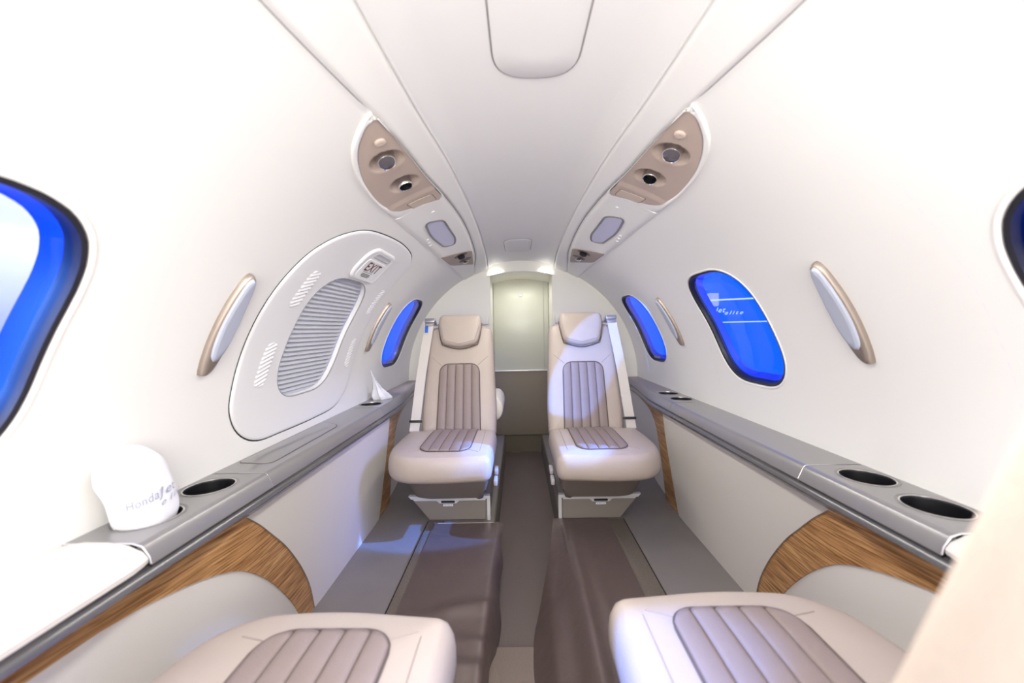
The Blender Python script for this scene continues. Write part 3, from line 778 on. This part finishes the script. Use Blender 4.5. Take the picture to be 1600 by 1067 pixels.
# ------------------------------------------------------------------ side panels below the ledge
def xs_(Y): return xb(Y)+.004
def side_panel(side):
    s = -1 if side == 'left' else 1
    t = thing('wainscot', 'cream lower wainscot with curved wood bands below the %s ledge' % side, 'wainscot', (s*.64, 1.35, 0), 'cream and wood wainscots below the ledges')
    ZT = ZL-.072
    near = catmull([(.853, ZT), (.90, .360), (.95, .308), (1.003, .250), (1.063, .165), (1.106, .082), (1.128, .0)], 6)
    far = catmull([(1.850, ZT), (1.82, .315), (1.79, .245), (1.728, .118), (1.670, .0)], 6)
    A = resample(near, 28, False); B = resample(far, 28, False)
    mb = MB(); xp = .637
    mb.grid([[(s*(xp-.002*min(1, min(k, 12-k)*2)), a[0]+(b[0]-a[0])*k/12, a[1]+(b[1]-a[1])*k/12) for k in range(13)] for a, b in zip(A, B)])
    mb.grid([[(s*xp, q[0], q[1]) for q in A], [(s*(xp+.02), q[0], q[1]) for q in A]])
    mb.grid([[(s*xp, q[0], q[1]) for q in B], [(s*(xp+.02), q[0], q[1]) for q in B]])
    mb.build('centre_panel', PANEL, t)
    # near wood band
    outer = [(-.6, ZT)]+[(y, ZT) for y in (-.2, .2, .45, .6, .72, .80)]+[(q[0], q[1]) for q in resample(near, 16, False)]
    inner = [(-.6, .322), (-.2, .324), (.2, .332), (.40, .342), (.50, .348), (.58, .352), (.64, .348)]
    inn_c = catmull([(.64, .348), (.70, .337), (.76, .322), (.818, .300), (.865, .270), (.93, .209), (.997, .128), (1.045, .055), (1.072, .0)], 6)
    inner = inner+resample(inn_c, 17, False)[1:]
    wx = lambda Y: xs_(Y)+.001
    def dens(P): return P
    O2, I2 = resample(catmull(outer, 4), 90, False), None
    # matched strip: interpolate both lists by index
    def byidx(P, n):
        out = []
        for i in range(n):
            f = i*(len(P)-1)/(n-1); k = min(int(f), len(P)-2); out.append(tuple(Vector(P[k]).lerp(Vector(P[k+1]), f-k)))
        return out
    O2, I2 = byidx(outer, 110), byidx(inner, 110)
    mb = MB()
    mb.grid([[(s*(wx(a[0]+(b[0]-a[0])*k/4)), a[0]+(b[0]-a[0])*k/4, a[1]+(b[1]-a[1])*k/4) for k in range(5)]+[(s*(wx(b[0])+.008), b[0], b[1]-.001)] for a, b in zip(O2, I2)])
    mb.build('wood_band', WOOD, t)
    # near recess panel
    def recess(I, xf, nm):
        m = MB(); rows = []
        for b in I:
            r = []
            for k in range(9):
                f = k/8; z = b[1]*(1-f)
                r.append((s*(xf(b[0])+.004+.012*min(1, f*2.5)), b[0], z))
            rows.append(r)
        m.grid(rows); m.build(nm, CREAM, t)
    recess(I2, wx, 'recess_panel')
    # far wood band
    fo = [(q[0], q[1]) for q in resample(far, 16, False)][::-1]+[(y, ZT) for y in (1.95, 2.08, 2.2, 2.35, 2.5, 2.635)]
    fi_c = catmull([(1.826, .0), (1.859, .085), (1.905, .180), (1.945, .250), (1.985, .300), (2.04, .332), (2.12, .355), (2.2, .366)], 6)
    fi = resample(fi_c, 16, False)+[(2.26, .371), (2.32, .376), (2.38, .381), (2.46, .386), (2.55, .389), (2.635, .390)]
    O3, I3 = byidx(fo, 90), byidx(fi, 90)
    mb = MB(); mb.grid([[(s*(wx(a[0]+(b[0]-a[0])*k/4)), a[0]+(b[0]-a[0])*k/4, a[1]+(b[1]-a[1])*k/4) for k in range(5)]+[(s*(wx(b[0])+.008), b[0], b[1]-.001)] for a, b in zip(O3, I3)])
    mb.build('wood_band', WOOD, t)
    recess(I3, wx, 'recess_panel')
    # thin dark brown edge beads
    em = mat('edge_shadow', (.22, .17, .13), .6)
    for P in (A, B):
        e = MB(); e.tube([(s*(xp-.0008), q[0], q[1]) for q in P], .0012, 4); e.build('edge_bead', em, t)
side_panel('left'); side_panel('right')

# ------------------------------------------------------------------ seats
def make_seat(k):
    """local: +y is the seat's front, outboard side at x*k > 0; origin on the floor under the drawer front"""
    root = thing('aircraft_seat', 'seat', 'seat')
    X = lambda p: Vector((p[0]*k, p[1], p[2]))
    # ---- cushion
    co = round_poly([(-.180, .200), (.02, .222), (.150, .212), (.215, .160), (.240, .06), (.242, -.06), (.235, -.215), (-.180, -.215)], [.032, .1, .07, .06, .09, .09, .03, .02], 8)
    co = resample(co, 110)
    prof = [(.060, .230), (.030, .230), (.012, .235), (.002, .247), (-.002, .265), (-.002, .285), (.001, .306), (.007, .320), (.017, .3295)]
    mb = MB(); rings = [[X((x, y, z)) for x, y in inset(co, i)] for i, z in prof]
    last = inset(co, .017); c0 = cen(last); ZT0, CR = .3295, .0115
    def ztop(x, y):
        dx, dy = x-c0[0], y-c0[1]
        if abs(dx)+abs(dy) < 1e-6: return ZT0+CR
        T = ray_radius(last, c0, dx, dy); tt = 1/T if T else 1
        return ZT0+CR*(1-min(1, tt)**4)
    for t in (.97, .93, .87, .8, .7, .5, .3, .1):
        rings.append([X((q[0], q[1], ZT0+CR*(1-t**4))) for q in scale(last, t, c0)])
    mb.rings(rings, cap0=True, cap1=True)
    cush = mb.build('seat_cushion', LEATHER, root, sharp=60)
    # ribbed inlay
    def inlay(x0, x1, ya, yb, rad, surf, nm, parent, ribs=5, both=False, flare=0.):
        """ya = the rounded end, yb = the other end; surf(x, y, lift) -> point"""
        m = MB(); cols = []; nx = ribs*14
        dirn = 1 if ya > yb else -1
        for i in range(nx+1):
            u = i/nx
            xx = x0+(x1-x0)*u
            e = min(xx-x0, x1-xx)
            cut = rad-sqrt(max(0, rad*rad-(rad-e)**2)) if e < rad else 0
            a = ya-dirn*cut; b = yb+dirn*(cut if both else 0)
            ph = abs(sin(pi*u*ribs)); lift = .0004+.0068*ph**.36
            col = [surf(xx+(xx-(x0+x1)/2)*flare*f, a+(b-a)*f, (lift if 0 < f < 1 else -.004)) for f in [0, .012]+lin(.04, .96, 16)+[.988, 1]]
            if i in (0, nx): col = [surf(xx+(xx-(x0+x1)/2)*flare*f, a+(b-a)*f, -.004) for f in [0, .012]+lin(.04, .96, 16)+[.988, 1]]
            cols.append(col)
        m.grid(cols); ob = m.build(nm, TAUPE, parent, sharp=75)
        # piping round it
        out = []
        for i in range(nx+1):
            xx = x0+(x1-x0)*i/nx; e = min(xx-x0, x1-xx)
            cut = rad-sqrt(max(0, rad*rad-(rad-e)**2)) if e < rad else 0
            out.append((xx, ya-dirn*cut))
        line = [(x0+(x0-(x0+x1)/2)*flare*f, ya-dirn*rad+(yb-ya+dirn*rad)*f) for f in lin(1, .0, 14)]+out[1:-1]+[(x1+(x1-(x0+x1)/2)*flare*f, ya-dirn*rad+(yb-ya+dirn*rad)*f) for f in lin(0, 1, 14)]
        if both:
            line = line  # lower edge meets the cushion
        pm = MB(); pm.tube([surf(x, y, .0022) for x, y in line], .0021, 5); pm.build('inlay_piping', PIPE, parent)
        for r in range(1, ribs):
            xx = x0+(x1-x0)*r/ribs
            pm = MB(); pm.tube([surf(xx+(xx-(x0+x1)/2)*flare*f, ya+(yb-ya)*f, .0012) for f in lin(.01, .985, 16)], .0013, 4); pm.build('rib_seam', PIPE, parent)
        return ob
    inlay(-.096, .104, .150, -.205, .05, lambda x, y, l: X((x, y, ztop(x, y)+l)), 'ribbed_inlay', cush)
    for a, b in (((-.088, .130), (-.128, .150)), ((.097, .128), (.142, .142)), ((-.134, .140), (-.134, -.17))):
        sm = MB(); sm.tube([X((a[0]+(b[0]-a[0])*f, a[1]+(b[1]-a[1])*f, ztop(a[0]+(b[0]-a[0])*f, a[1]+(b[1]-a[1])*f)+.0004)) for f in lin(0, 1, 12)], .0011, 4)
        sm.build('cushion_seam', SEAM, cush)
    # ---- base
    ap = resample(round_poly([(-.168, .085), (.10, .09), (.175, .06), (.208, -.02), (.205, -.21), (-.168, -.21)], [.03, .05, .05, .06, .02, .02], 6), 70)
    mb = MB(); mb.rings([[X((x, y, z)) for x, y in inset(ap, i)] for i, z in ((.050, .108), (.040, .112), (.020, .150), (.008, .190), (.0, .240))], cap0=True, cap1=True)
    mb.build('seat_apron', APRON, root)
    tr = [(-.156, .001), (.098, .001), (.181, .104), (-.156, .104)]
    mb = MB(); mb.prism(tr, lambda q: X((q[0], 0, q[1])), lambda q: X((q[0]*.98, -.40, q[1]))); base = mb.build('seat_base', BASE, root)
    d = [(-.140, .006), (.094, .006), (.158, .086), (.066, .086), (.052, .074), (-.018, .074), (-.032, .086), (-.140, .086)]
    mb = MB(); mb.prism(d, lambda q: X((q[0], .007, q[1])), lambda q: X((q[0], -.01, q[1]))); dr = mb.build('drawer', BASE, root)
    mb = MB()
    mb.prism([(-.158, .093), (.172, .093), (.184, .106), (-.158, .106)], lambda q: X((q[0], .010, q[1])), lambda q: X((q[0], -.01, q[1])))
    mb.prism([(-.160, .002), (-.147, .002), (-.147, .096), (-.160, .096)], lambda q: X((q[0], .010, q[1])), lambda q: X((q[0], -.01, q[1])))
    mb.build('metal_frame', METAL, base)
    mb = MB(); mb.prism([(-.140, .0865), (-.032, .0865), (-.018, .0748), (.052, .0748), (.066, .0865), (.159, .0865), (.164, .0925), (-.140, .0925)], lambda q: X((q[0], .009, q[1])), lambda q: X((q[0], -.008, q[1]))); hd = mb.build('drawer_pull', METAL, dr)
    mb = MB(); mb.prism(round_poly([(-.012, .0775), (.046, .0775), (.046, .0865), (-.012, .0865)], .0045, 5), lambda q: X((q[0], .0105, q[1])), lambda q: X((q[0], .006, q[1]))); mb.build('pull_slot', BLACK, dr)
    mb = MB(); mb.prism(round_poly([(-.004, .0625), (.038, .0625), (.038, .0705), (-.004, .0705)], .003, 4), lambda q: X((q[0], .0085, q[1])), lambda q: X((q[0], .006, q[1]))); mb.build('drawer_label', mat('label_white', (.85, .85, .88), .4), dr)
    mb = MB()
    for a, b in ((.001, .006), (.009, .017), (.019, .023), (.025, .033)):
        mb.prism([(a, .0652), (b, .0652), (b, .0678), (a, .0678)], lambda q: X((q[0], .0090, q[1])), lambda q: X((q[0], .008, q[1])))
    mb.build('label_marks', INK, dr)
    # recline levers on the aisle side
    for y0, z0 in ((.045, .225), (.105, .205)):
        mb = MB(); mb.box((-.199, y0-.026, z0-.012), (-.184, y0+.026, z0+.012), .004)
        mb.v = [X(q) for q in mb.v]; mb.build('lever', mat('lever_grey', (.36, .33, .33), .4), root)
    # ---- backrest, hinged
    hinge = Vector((0, -.205, .296))
    bk = bpy.data.objects.new('backrest_tmp', None)
    HL = .552
    bo = resample(round_poly([(-.176, .0), (.176, .0), (.180, .12), (.168, .36), (.158, HL), (-.158, HL), (-.168, .36), (-.180, .12)], [.02, .02, .06, .1, .045, .045, .1, .06], 8), 120)
    pr = [(.05, -.095), (.02, -.092), (.005, -.080), (.0, -.060), (.0, -.022), (.004, -.010), (.012, -.002), (.024, .003)]
    mb = MB(); rings = [[X((x, y, z)) for x, z in inset(bo, i)] for i, y in pr]
    lastb = inset(bo, .024); cb = cen(lastb)
    def yb(x, z):
        dx, dz = x-cb[0], z-cb[1]
        T = ray_radius(lastb, cb, dx, dz) if abs(dx)+abs(dz) > 1e-6 else 9e9
        return .003+.007*(1-min(1, 1/T if T else 1)**2)
    for t in (.85, .7, .5, .3, .1): rings.append([X((q[0], .003+.007*(1-t*t), q[1])) for q in scale(lastb, t, cb)])
    mb.rings(rings, cap0=True, cap1=True)
    bk = mb.build('backrest', LEATHER, root, sharp=60)
    inlay(-.099, .097, .352, .012, .045, lambda x, z, l: X((x, yb(x, z)+l, z)), 'ribbed_inlay', bk, flare=.07)
    for sg in (-1, 1):
        sm = MB(); P = [(sg*(.09+.050*f), .345+.045*f) for f in lin(0, 1, 8)]
        sm.tube([X((x, yb(x, z)+.0004, z)) for x, z in P], .0012, 4); sm.build('back_seam', SEAM, bk)
    ho = resample(round_poly([(-.104, .602), (.104, .602), (.108, .545), (.088, .452), (.0, .430), (-.088, .452), (-.108, .545)], [.03, .03, .02, .022, .03, .022, .02], 8), 90)
    pr = [(.02, -.050), (.004, -.046), (.0, -.03), (.0, .020), (.004, .031), (.012, .037), (.022, .040)]
    mb = MB(); rings = [[X((x, y, z)) for x, z in inset(ho, i)] for i, y in pr]
    lh = inset(ho, .022); ch = cen(lh)
    for t in (.8, .55, .3, .1): rings.append([X((q[0], .040+.004*(1-t*t), q[1])) for q in scale(lh, t, ch)])
    mb.rings(rings, cap0=True, cap1=True); hr = mb.build('headrest', LEATHER, bk, sharp=60)
    low = [q for q in catmull([(-.109, .56), (-.103, .515), (-.091, .459), (-.075, .445), (0, .4275), (.075, .445), (.091, .459), (.103, .515), (.109, .56)], 6)]
    mb = MB(); mb.tube([X((x, .012, z-.001)) for x, z in low], .0032, 6); mb.build('headrest_piping', PIPE, bk)
    mb = MB(); mb.tube([X((q[0], .0385, q[1])) for q in resample([(-.098, .54), (-.078, .466), (0, .446), (.078, .466), (.098, .54)], 40, False)], .001, 4); mb.build('headrest_seam', SEAM, bk)
    # ---- shoulder belt on the outboard side
    bx = [(.150, -.060, .572), (.152, -.020, .578), (.156, .010, .562), (.163, .0125, .50), (.178, .010, .38), (.192, .006, .25), (.203, .0, .12), (.212, -.004, .03)]
    C = catmull(bx, 6); mb = MB(); rows = []
    for i, q in enumerate(C):
        rows.append([X((q[0]-.023, q[1]+.0012, q[2])), X((q[0]+.023, q[1]+.0012, q[2]-.001)), X((q[0]+.023, q[1]-.0012, q[2]-.001)), X((q[0]-.023, q[1]-.0012, q[2]))])
    mb.rings(rows, cap0=True, cap1=True); blt = mb.build('seat_belt', BELT, bk)
    mb = MB(); mb.box((.176, -.006, .070), (.236, .008, .082), .003); mb.v = [X(q) for q in mb.v]; mb.build('belt_clip', BLACK, bk)
    mb = MB(); mb.box((.128, -.030, .566), (.182, .018, .590), .006); mb.box((.136, .006, .548), (.178, .020, .566), .004); mb.v = [X(q) for q in mb.v]; mb.build('belt_guide', mat('guide_grey', (.33, .32, .35), .3, .6), bk)
    bk.location = hinge; bk.rotation_euler = (radians(17), 0, 0)
    return root

def place(root, x, y, rz, label, recline=17):
    root.location = (x, y, 0); root.rotation_euler = (0, 0, rz); root['label'] = label; root['group'] = 'cream and taupe leather seats'
    for c in root.children:
        if c.name.startswith('backrest'): c.rotation_euler[0] = radians(recline)
def copy_seat(root):
    r = root.copy(); COL.objects.link(r)
    for ch in list(root.children):
        c = ch.copy(); COL.objects.link(c); c.parent = r
        for g in list(ch.children):
            d = g.copy(); COL.objects.link(d); d.parent = c
    return r
SA = make_seat(1)            # outboard side on +x when facing +y
SB = make_seat(-1)
# facing +y: right-hand seat has its outboard side at +x ; turned by 180 degrees it becomes the far left one
SA2 = copy_seat(SA); SB2 = copy_seat(SB)
place(SA2, -.318, 1.655, pi, 'whole cream and taupe leather seat facing us at far left, by the exit hatch wall')
place(SB2, .288, 1.655, pi, 'whole cream and taupe leather seat facing us at far right, its back lit blue')
place(SB, -.320, .450, 0, 'near left seat of which only the front of the cream cushion shows', 44)
place(SA, .297, .492, 0, 'near right seat with cream cushion and blurred backrest at the picture edge', 17)
mb = MB(); mb.box((.160, .019, .512), (.176, .022, .546), .002)
mb.v = [Vector((q.x, q.y, q.z)) for q in mb.v]
for c in SA2.children:
    if c.name.startswith('backrest'):
        o = mb.build('blue_belt_tag', BLUETAG, None); o.parent = c; o['label'] = 'small blue tag below the belt guide'
# inboard armrest of the far left seat
mb = MB(); mb.lathe([(.001, -.002), (.036, 0), (.046, .006), (.050, .02), (.050, .30), (.040, .31)], (0, 0, 0), (0, 1, 0), 28, cap1=True)
mb.v = [Vector((q.x*.85, q.y, q.z*1.25)) for q in mb.v]
o = mb.build('armrest', CREAM, None); o.parent = SA2; o.location = (-.165, -.36, .395); o.rotation_euler = (0, 0, pi)

# ------------------------------------------------------------------ floor covers
def cover_left():
    ys = lin(.32, 1.618, 120); rows = []
    ridges = ((1.09, .034, .030), (.985, .016, .022), (.90, .026, .030), (.78, .018, .03), (.66, .02, .04))
    for y in ys:
        xl = -.388-.012*max(0, (1.2-y)); line = []
        drop = .125*min(1, max(0, (1.52-y)/.25))            # how far it hangs into the aisle
        near = min(1, max(0, (1.10-y)/.05))
        for u in lin(0, 1, 46):
            if u < .68:
                f = u/.68; x = xl+(-.132-xl)*f
                z = .006+.003*(.5+.5*noise.noise((x*14, y*9, 1)))
                for (yr, h, wd) in ridges:
                    yy = yr+.035*(f-.5)*(1 if int(yr*100) % 2 else -1)+.012*noise.noise((x*11, yr*9, 2))
                    z += h*f**1.3*math.exp(-((y-yy)/wd)**2)*(.75+.5*noise.noise((x*15, y*4, yr*7)))
                z += .008*f*near
            else:
                f = (u-.68)/.32
                fold = .5+.5*sin(y*23+1.3*sin(y*9))
                x = -.132+.020*sin(min(1, f*2.2)*pi/2)+f*(.014*fold-.030*near*(.4+.6*fold))
                ze = line[-1][2] if f <= .05 else zedge
                if f <= .05: zedge = ze
                z = zedge*(1-min(1, f*3)**2)-drop*f**1.25
            line.append((x, y, z))
        rows.append(line)
    m = MB(); m.grid(rows); m.grid([[(x, y, z-.0016) for x, y, z in r] for r in rows])
    o = m.build('floor_cover', COVER, sharp=80)
    tag(o, 'brown vinyl floor cover lying below the far left seat drawer and hanging into the aisle', 'floor cover', 'brown floor covers')
    e = MB(); e.tube([(x, 1.607, .0098) for x in lin(-.372, -.14, 20)], .001, 4); e.build('hem', STITCH, o)
def cover_right():
    ys = lin(.30, 1.640, 120); rows = []
    for y in ys:
        xr = .331; line = []
        xe = sinterp([.3, .9, 1.04, 1.17, 1.3, 1.45, 1.6, 1.64], [.03, .005, -.004, .004, .034, .070, .098, .104], y)
        k = min(1, max(0, (1.63-y)/.40)); kn = min(1, max(0, (1.52-y)/.5))
        for u in lin(0, 1, 56):
            x = xr+(xe-xr)*u
            xe0 = .168
            if x > xe0: zb = .006
            else:
                f = (xe0-x)/(xe0-xe); zb = .006+.016*kn*sin(pi*min(1, f*1.6))-.126*k*f**1.5
            fold = .020*kn*(math.exp(-((x-.245+.03*y)/.022)**2)*.35+math.exp(-((x-.155+.035*(1.2-y))/.024)**2)-.5*math.exp(-((x-.105+.02*(1.2-y))/.020)**2)+.7*math.exp(-((x-.058+.02*(1.2-y))/.020)**2))
            z = zb+fold+.003*(.5+.5*noise.noise((x*12, y*7, 9)))
            z = max(z, .0055) if x > .134 else max(z, -.126)
            line.append((x, y, z))
        rows.append(line)
    m = MB(); m.grid(rows); m.grid([[(x, y, z-.0016) for x, y, z in r] for r in rows])
    tag(m.build('floor_cover', COVER, sharp=80), 'brown vinyl floor cover sagging in soft folds below the far right seat drawer', 'floor cover', 'brown floor covers')
cover_left(); cover_right()

# ------------------------------------------------------------------ bags in the cup holders
def bag():
    t = thing('cloth_bag', 'white cloth bag with grey script lettering stuffed into the near left cup holder', 'bag', (-.704, .70, .43))
    ang = radians(6)
    def sec(f):     # f 0 bottom .. 1 top
        z = .405+.208*f
        ff = [0, .22, .34, .5, .75, .88, .96, 1]
        yl = sinterp(ff, [.676, .668, .657, .647, .625, .622, .636, .662], f); yr = sinterp(ff, [.732, .738, .744, .747, .738, .722, .700, .674], f)
        a, yc = (yr-yl)/2, (yr+yl)/2
        b = interp([0, .22, .34, .6, .85, .95, 1], [.026, .033, .040, .037, .028, .016, .004], f)
        xc = -.706-.004*f
        return z, a, b, yc, xc
    def pt(f, th, off=0.):
        z, a, b, yc, xc = sec(f)
        cx, sx = cos(th), sin(th)
        e = .75
        px = (b+off)*(abs(cx)**e)*(1 if cx >= 0 else -1); py = (a+off)*(abs(sx)**e)*(1 if sx >= 0 else -1)
        n_ = .004*noise.noise((px*40, py*30, z*30))*(0 if off else 1)
        px += n_
        x = xc+px*cos(ang)-py*sin(ang); y = yc+px*sin(ang)+py*cos(ang)
        return Vector((max(x, -.752), y, z))
    m = MB(); m.rings([[pt(f, 2*pi*k/56) for k in range(56)] for f in lin(0, 1, 30)], cap0=True, cap1=True)
    b = m.build('bag_body', CLOTH, t, sharp=80)
    tx = MB()
    def surf(Y, z):          # front surface of the bag at height z and width Y (bag frame)
        f = (z-.405)/.208; zz, a, bb, yc, xc = sec(f)
        th = Y/.050; q = pt(f, th, .0035); return q
    put_text(tx, 'HondaJet', lambda u, v: surf(-.066+.084*u, .503+.020*v+.012*u), shear=.35, spacing=1.1)
    put_text(tx, 'elite', lambda u, v: surf(-.010+.044*u, .500+.010*v+.010*u), shear=.4, spacing=1.4)
    tx.build('bag_lettering', INK, t, merge=False)
    n = MB(); rows = []
    H = .150
    for i, f in enumerate(lin(0, 1, 22)):
        z = .445+.175*f; r = interp([0, .15, .25, .45, .7, 1], [.030, .036, .038, .020, .009, .002], f)
        cx, cy = -.704-.012*f, 1.955-.11*f**1.3
        ring = []
        for k in range(36):
            a = 2*pi*k/36; rr_ = r*(1+.32*sin(5*a+3*f)*min(1, f*3+.2)+.2*sin(9*a+5*f))
            ring.append((max(-.752, cx+rr_*cos(a)*1.05), cy+rr_*sin(a)*1.1, z-.02*f*max(0, cos(a-.6))))
        rows.append(ring)
    n.rings(rows, cap0=True, cap1=True)
    tag(n.build('cloth_bag', CLOTH, sharp=80), 'crumpled white cloth with a pointed tip in the far left cup holder', 'bag')
bag()

# ------------------------------------------------------------------ the hall outside the windows
def outside():
    w = MB()
    for z0, z1, dx in ((-.3, .78, 0), (.78, 1.22, .03), (1.22, 2.4, 0)):
        w.box((-2.06+dx, .75, z0), (-2.0+dx, 4.2, z1-.004), .004)
    tag(w.build('hall_partition', HALLW), 'pale lilac hall partition standing outside the near left window', 'partition')
    t = thing('hall_sign', 'white script sign glimpsed through the large right window', 'sign', (3.0, 5.5, 1.1))
    rt = Vector((.866, -.5, 0)); c = Vector((3.0, 5.42, .98))
    m = MB(); put_text(m, 'Jet', lambda u, v: c+rt*(-.33+.14*u)+Vector((0, 0, -.025+.09*v)), shear=.35, spacing=1.15); m.build('lettering', HALLLIT, t)
    m = MB(); put_text(m, 'elite', lambda u, v: c+rt*(-.20+.22*u)+Vector((0, 0, -.035+.05*v)), shear=.4, spacing=1.4); m.build('lettering', HALLLIT, t)
    for k, (a, b, z, r) in enumerate(((-.46, .24, 1.27, .009), (-.24, .38, .96, .006))):
        m = MB(); m.tube([c+rt*a+Vector((0, 0, z-1.1)), c+rt*b+Vector((0, 0, z-1.1))], r, 6)
        tag(m.build('strip_lamp', HALLLIT), ('upper' if k == 0 else 'lower')+' thin white strip lamp seen through the large right window', 'light', 'strip lamps in the hall')
    m = MB(); m.box((2.66, 5.62, 1.07), (2.80, 5.70, 1.25), .01); tag(m.build('hall_spotlight', mat('lamp_box', (.5, .5, .9), .5, emit=(.35, .4, 1), estr=.5)), 'square lilac lamp box hanging on the upper strip lamp outside', 'light')
outside()

# ------------------------------------------------------------------ light
sc = bpy.context.scene
W = bpy.data.worlds.new('hall'); sc.world = W; W.use_nodes = True
bg = W.node_tree.nodes['Background']; bg.inputs[0].default_value = (.0, .085, 1.0, 1); bg.inputs[1].default_value = .9

def area(name, loc, target, sx, sy, power, color=(1, 1, 1)):
    l = bpy.data.lights.new(name, 'AREA'); l.shape = 'RECTANGLE'; l.size = sx; l.size_y = sy; l.energy = power; l.color = color
    o = bpy.data.objects.new(name, l); COL.objects.link(o); o.location = loc
    o.rotation_euler = (Vector(target)-Vector(loc)).to_track_quat('-Z', 'Y').to_euler(); return o
def spot(name, loc, target, power, ang, color, size=.02):
    l = bpy.data.lights.new(name, 'SPOT'); l.energy = power; l.spot_size = radians(ang); l.spot_blend = .15; l.color = color; l.shadow_soft_size = size
    o = bpy.data.objects.new(name, l); COL.objects.link(o); o.location = loc
    o.rotation_euler = (Vector(target)-Vector(loc)).to_track_quat('-Z', 'Y').to_euler(); return o
area('entry_door_daylight', (-.05, -.72, .78), (0, 1.2, .62), 1.1, .7, 20, (1, .985, .96))  # added fill light behind the camera; no door opening is modelled
area('cabin_dome_light', (.0, .35, 1.20), (0, .35, 0), .10, .9, 4.2, (1, .98, .95))  # added fill below the ceiling, without a lamp fixture
area('cabin_dome_light_aft', (.0, 1.6, 1.215), (0, 1.6, 0), .10, .9, 2.7, (1, .97, .93))  # added fill that lifts the rear of the cabin
area('lavatory_light', (0, 2.8, 1.12), (0, 2.95, 0), .25, .1, .4, (1, .98, .9))
area('hall_light_left', (-1.15, 1.7, 2.3), (-2.0, 1.7, .8), .5, 1.5, 24, (1, .96, .96))
area('hall_blue_wash', (2.5, .9, 1.78), (-.5, .95, .2), 1.0, .8, 80, (.22, .28, 1))
spot('reading_light', (.303, .995, 1.13), (.21, .10, .74), 40, 20, (1, .93, .82), .015)  # added warm spot that brightens the near right backrest
BL = (.10, .28, 1)
spot('hall_blue_spot', (-2.24, -1.975, 1.04), (.36, 1.95, .64), 900, 22, BL)
spot('hall_blue_spot_2', (2.43, 1.20, 2.02), (-.14, 1.57, .21), 950, 7, BL)

spot('hall_blue_spot_3', (-1.68, .19, 1.50), (.150, .540, .335), 300, 5.5, BL)
spot('hall_blue_spot_4', (1.71, .12, 1.41), (-.12, .60, .33), 40, 8, BL)

# ------------------------------------------------------------------ camera
cam = bpy.data.cameras.new('camera'); co = bpy.data.objects.new('camera', cam); COL.objects.link(co); sc.camera = co
cam.sensor_width = 36; cam.lens = 36*622/1600; cam.clip_start = .005
yaw, pitch, roll = .0137, .03065, -.0195
cy, sy, cp, sp = cos(yaw), sin(yaw), cos(pitch), sin(pitch)
f = Vector((-sy*cp, cy*cp, -sp)); r0 = Vector((cy, sy, 0)); u0 = r0.cross(f)
r1 = r0*cos(roll)+u0*sin(roll); u1 = -r0*sin(roll)+u0*cos(roll)
m = Matrix((r1, u1, -f)).transposed().to_4x4(); m.translation = Vector((-.0307, 0, .80)); co.matrix_world = m
cam.dof.use_dof = True; cam.dof.focus_distance = 1.5; cam.dof.aperture_fstop = 2.5

vs = sc.view_settings; vs.view_transform = 'Standard'; vs.look = 'None'; vs.gamma = 1; vs.exposure = 0.85; vs.use_curve_mapping = False
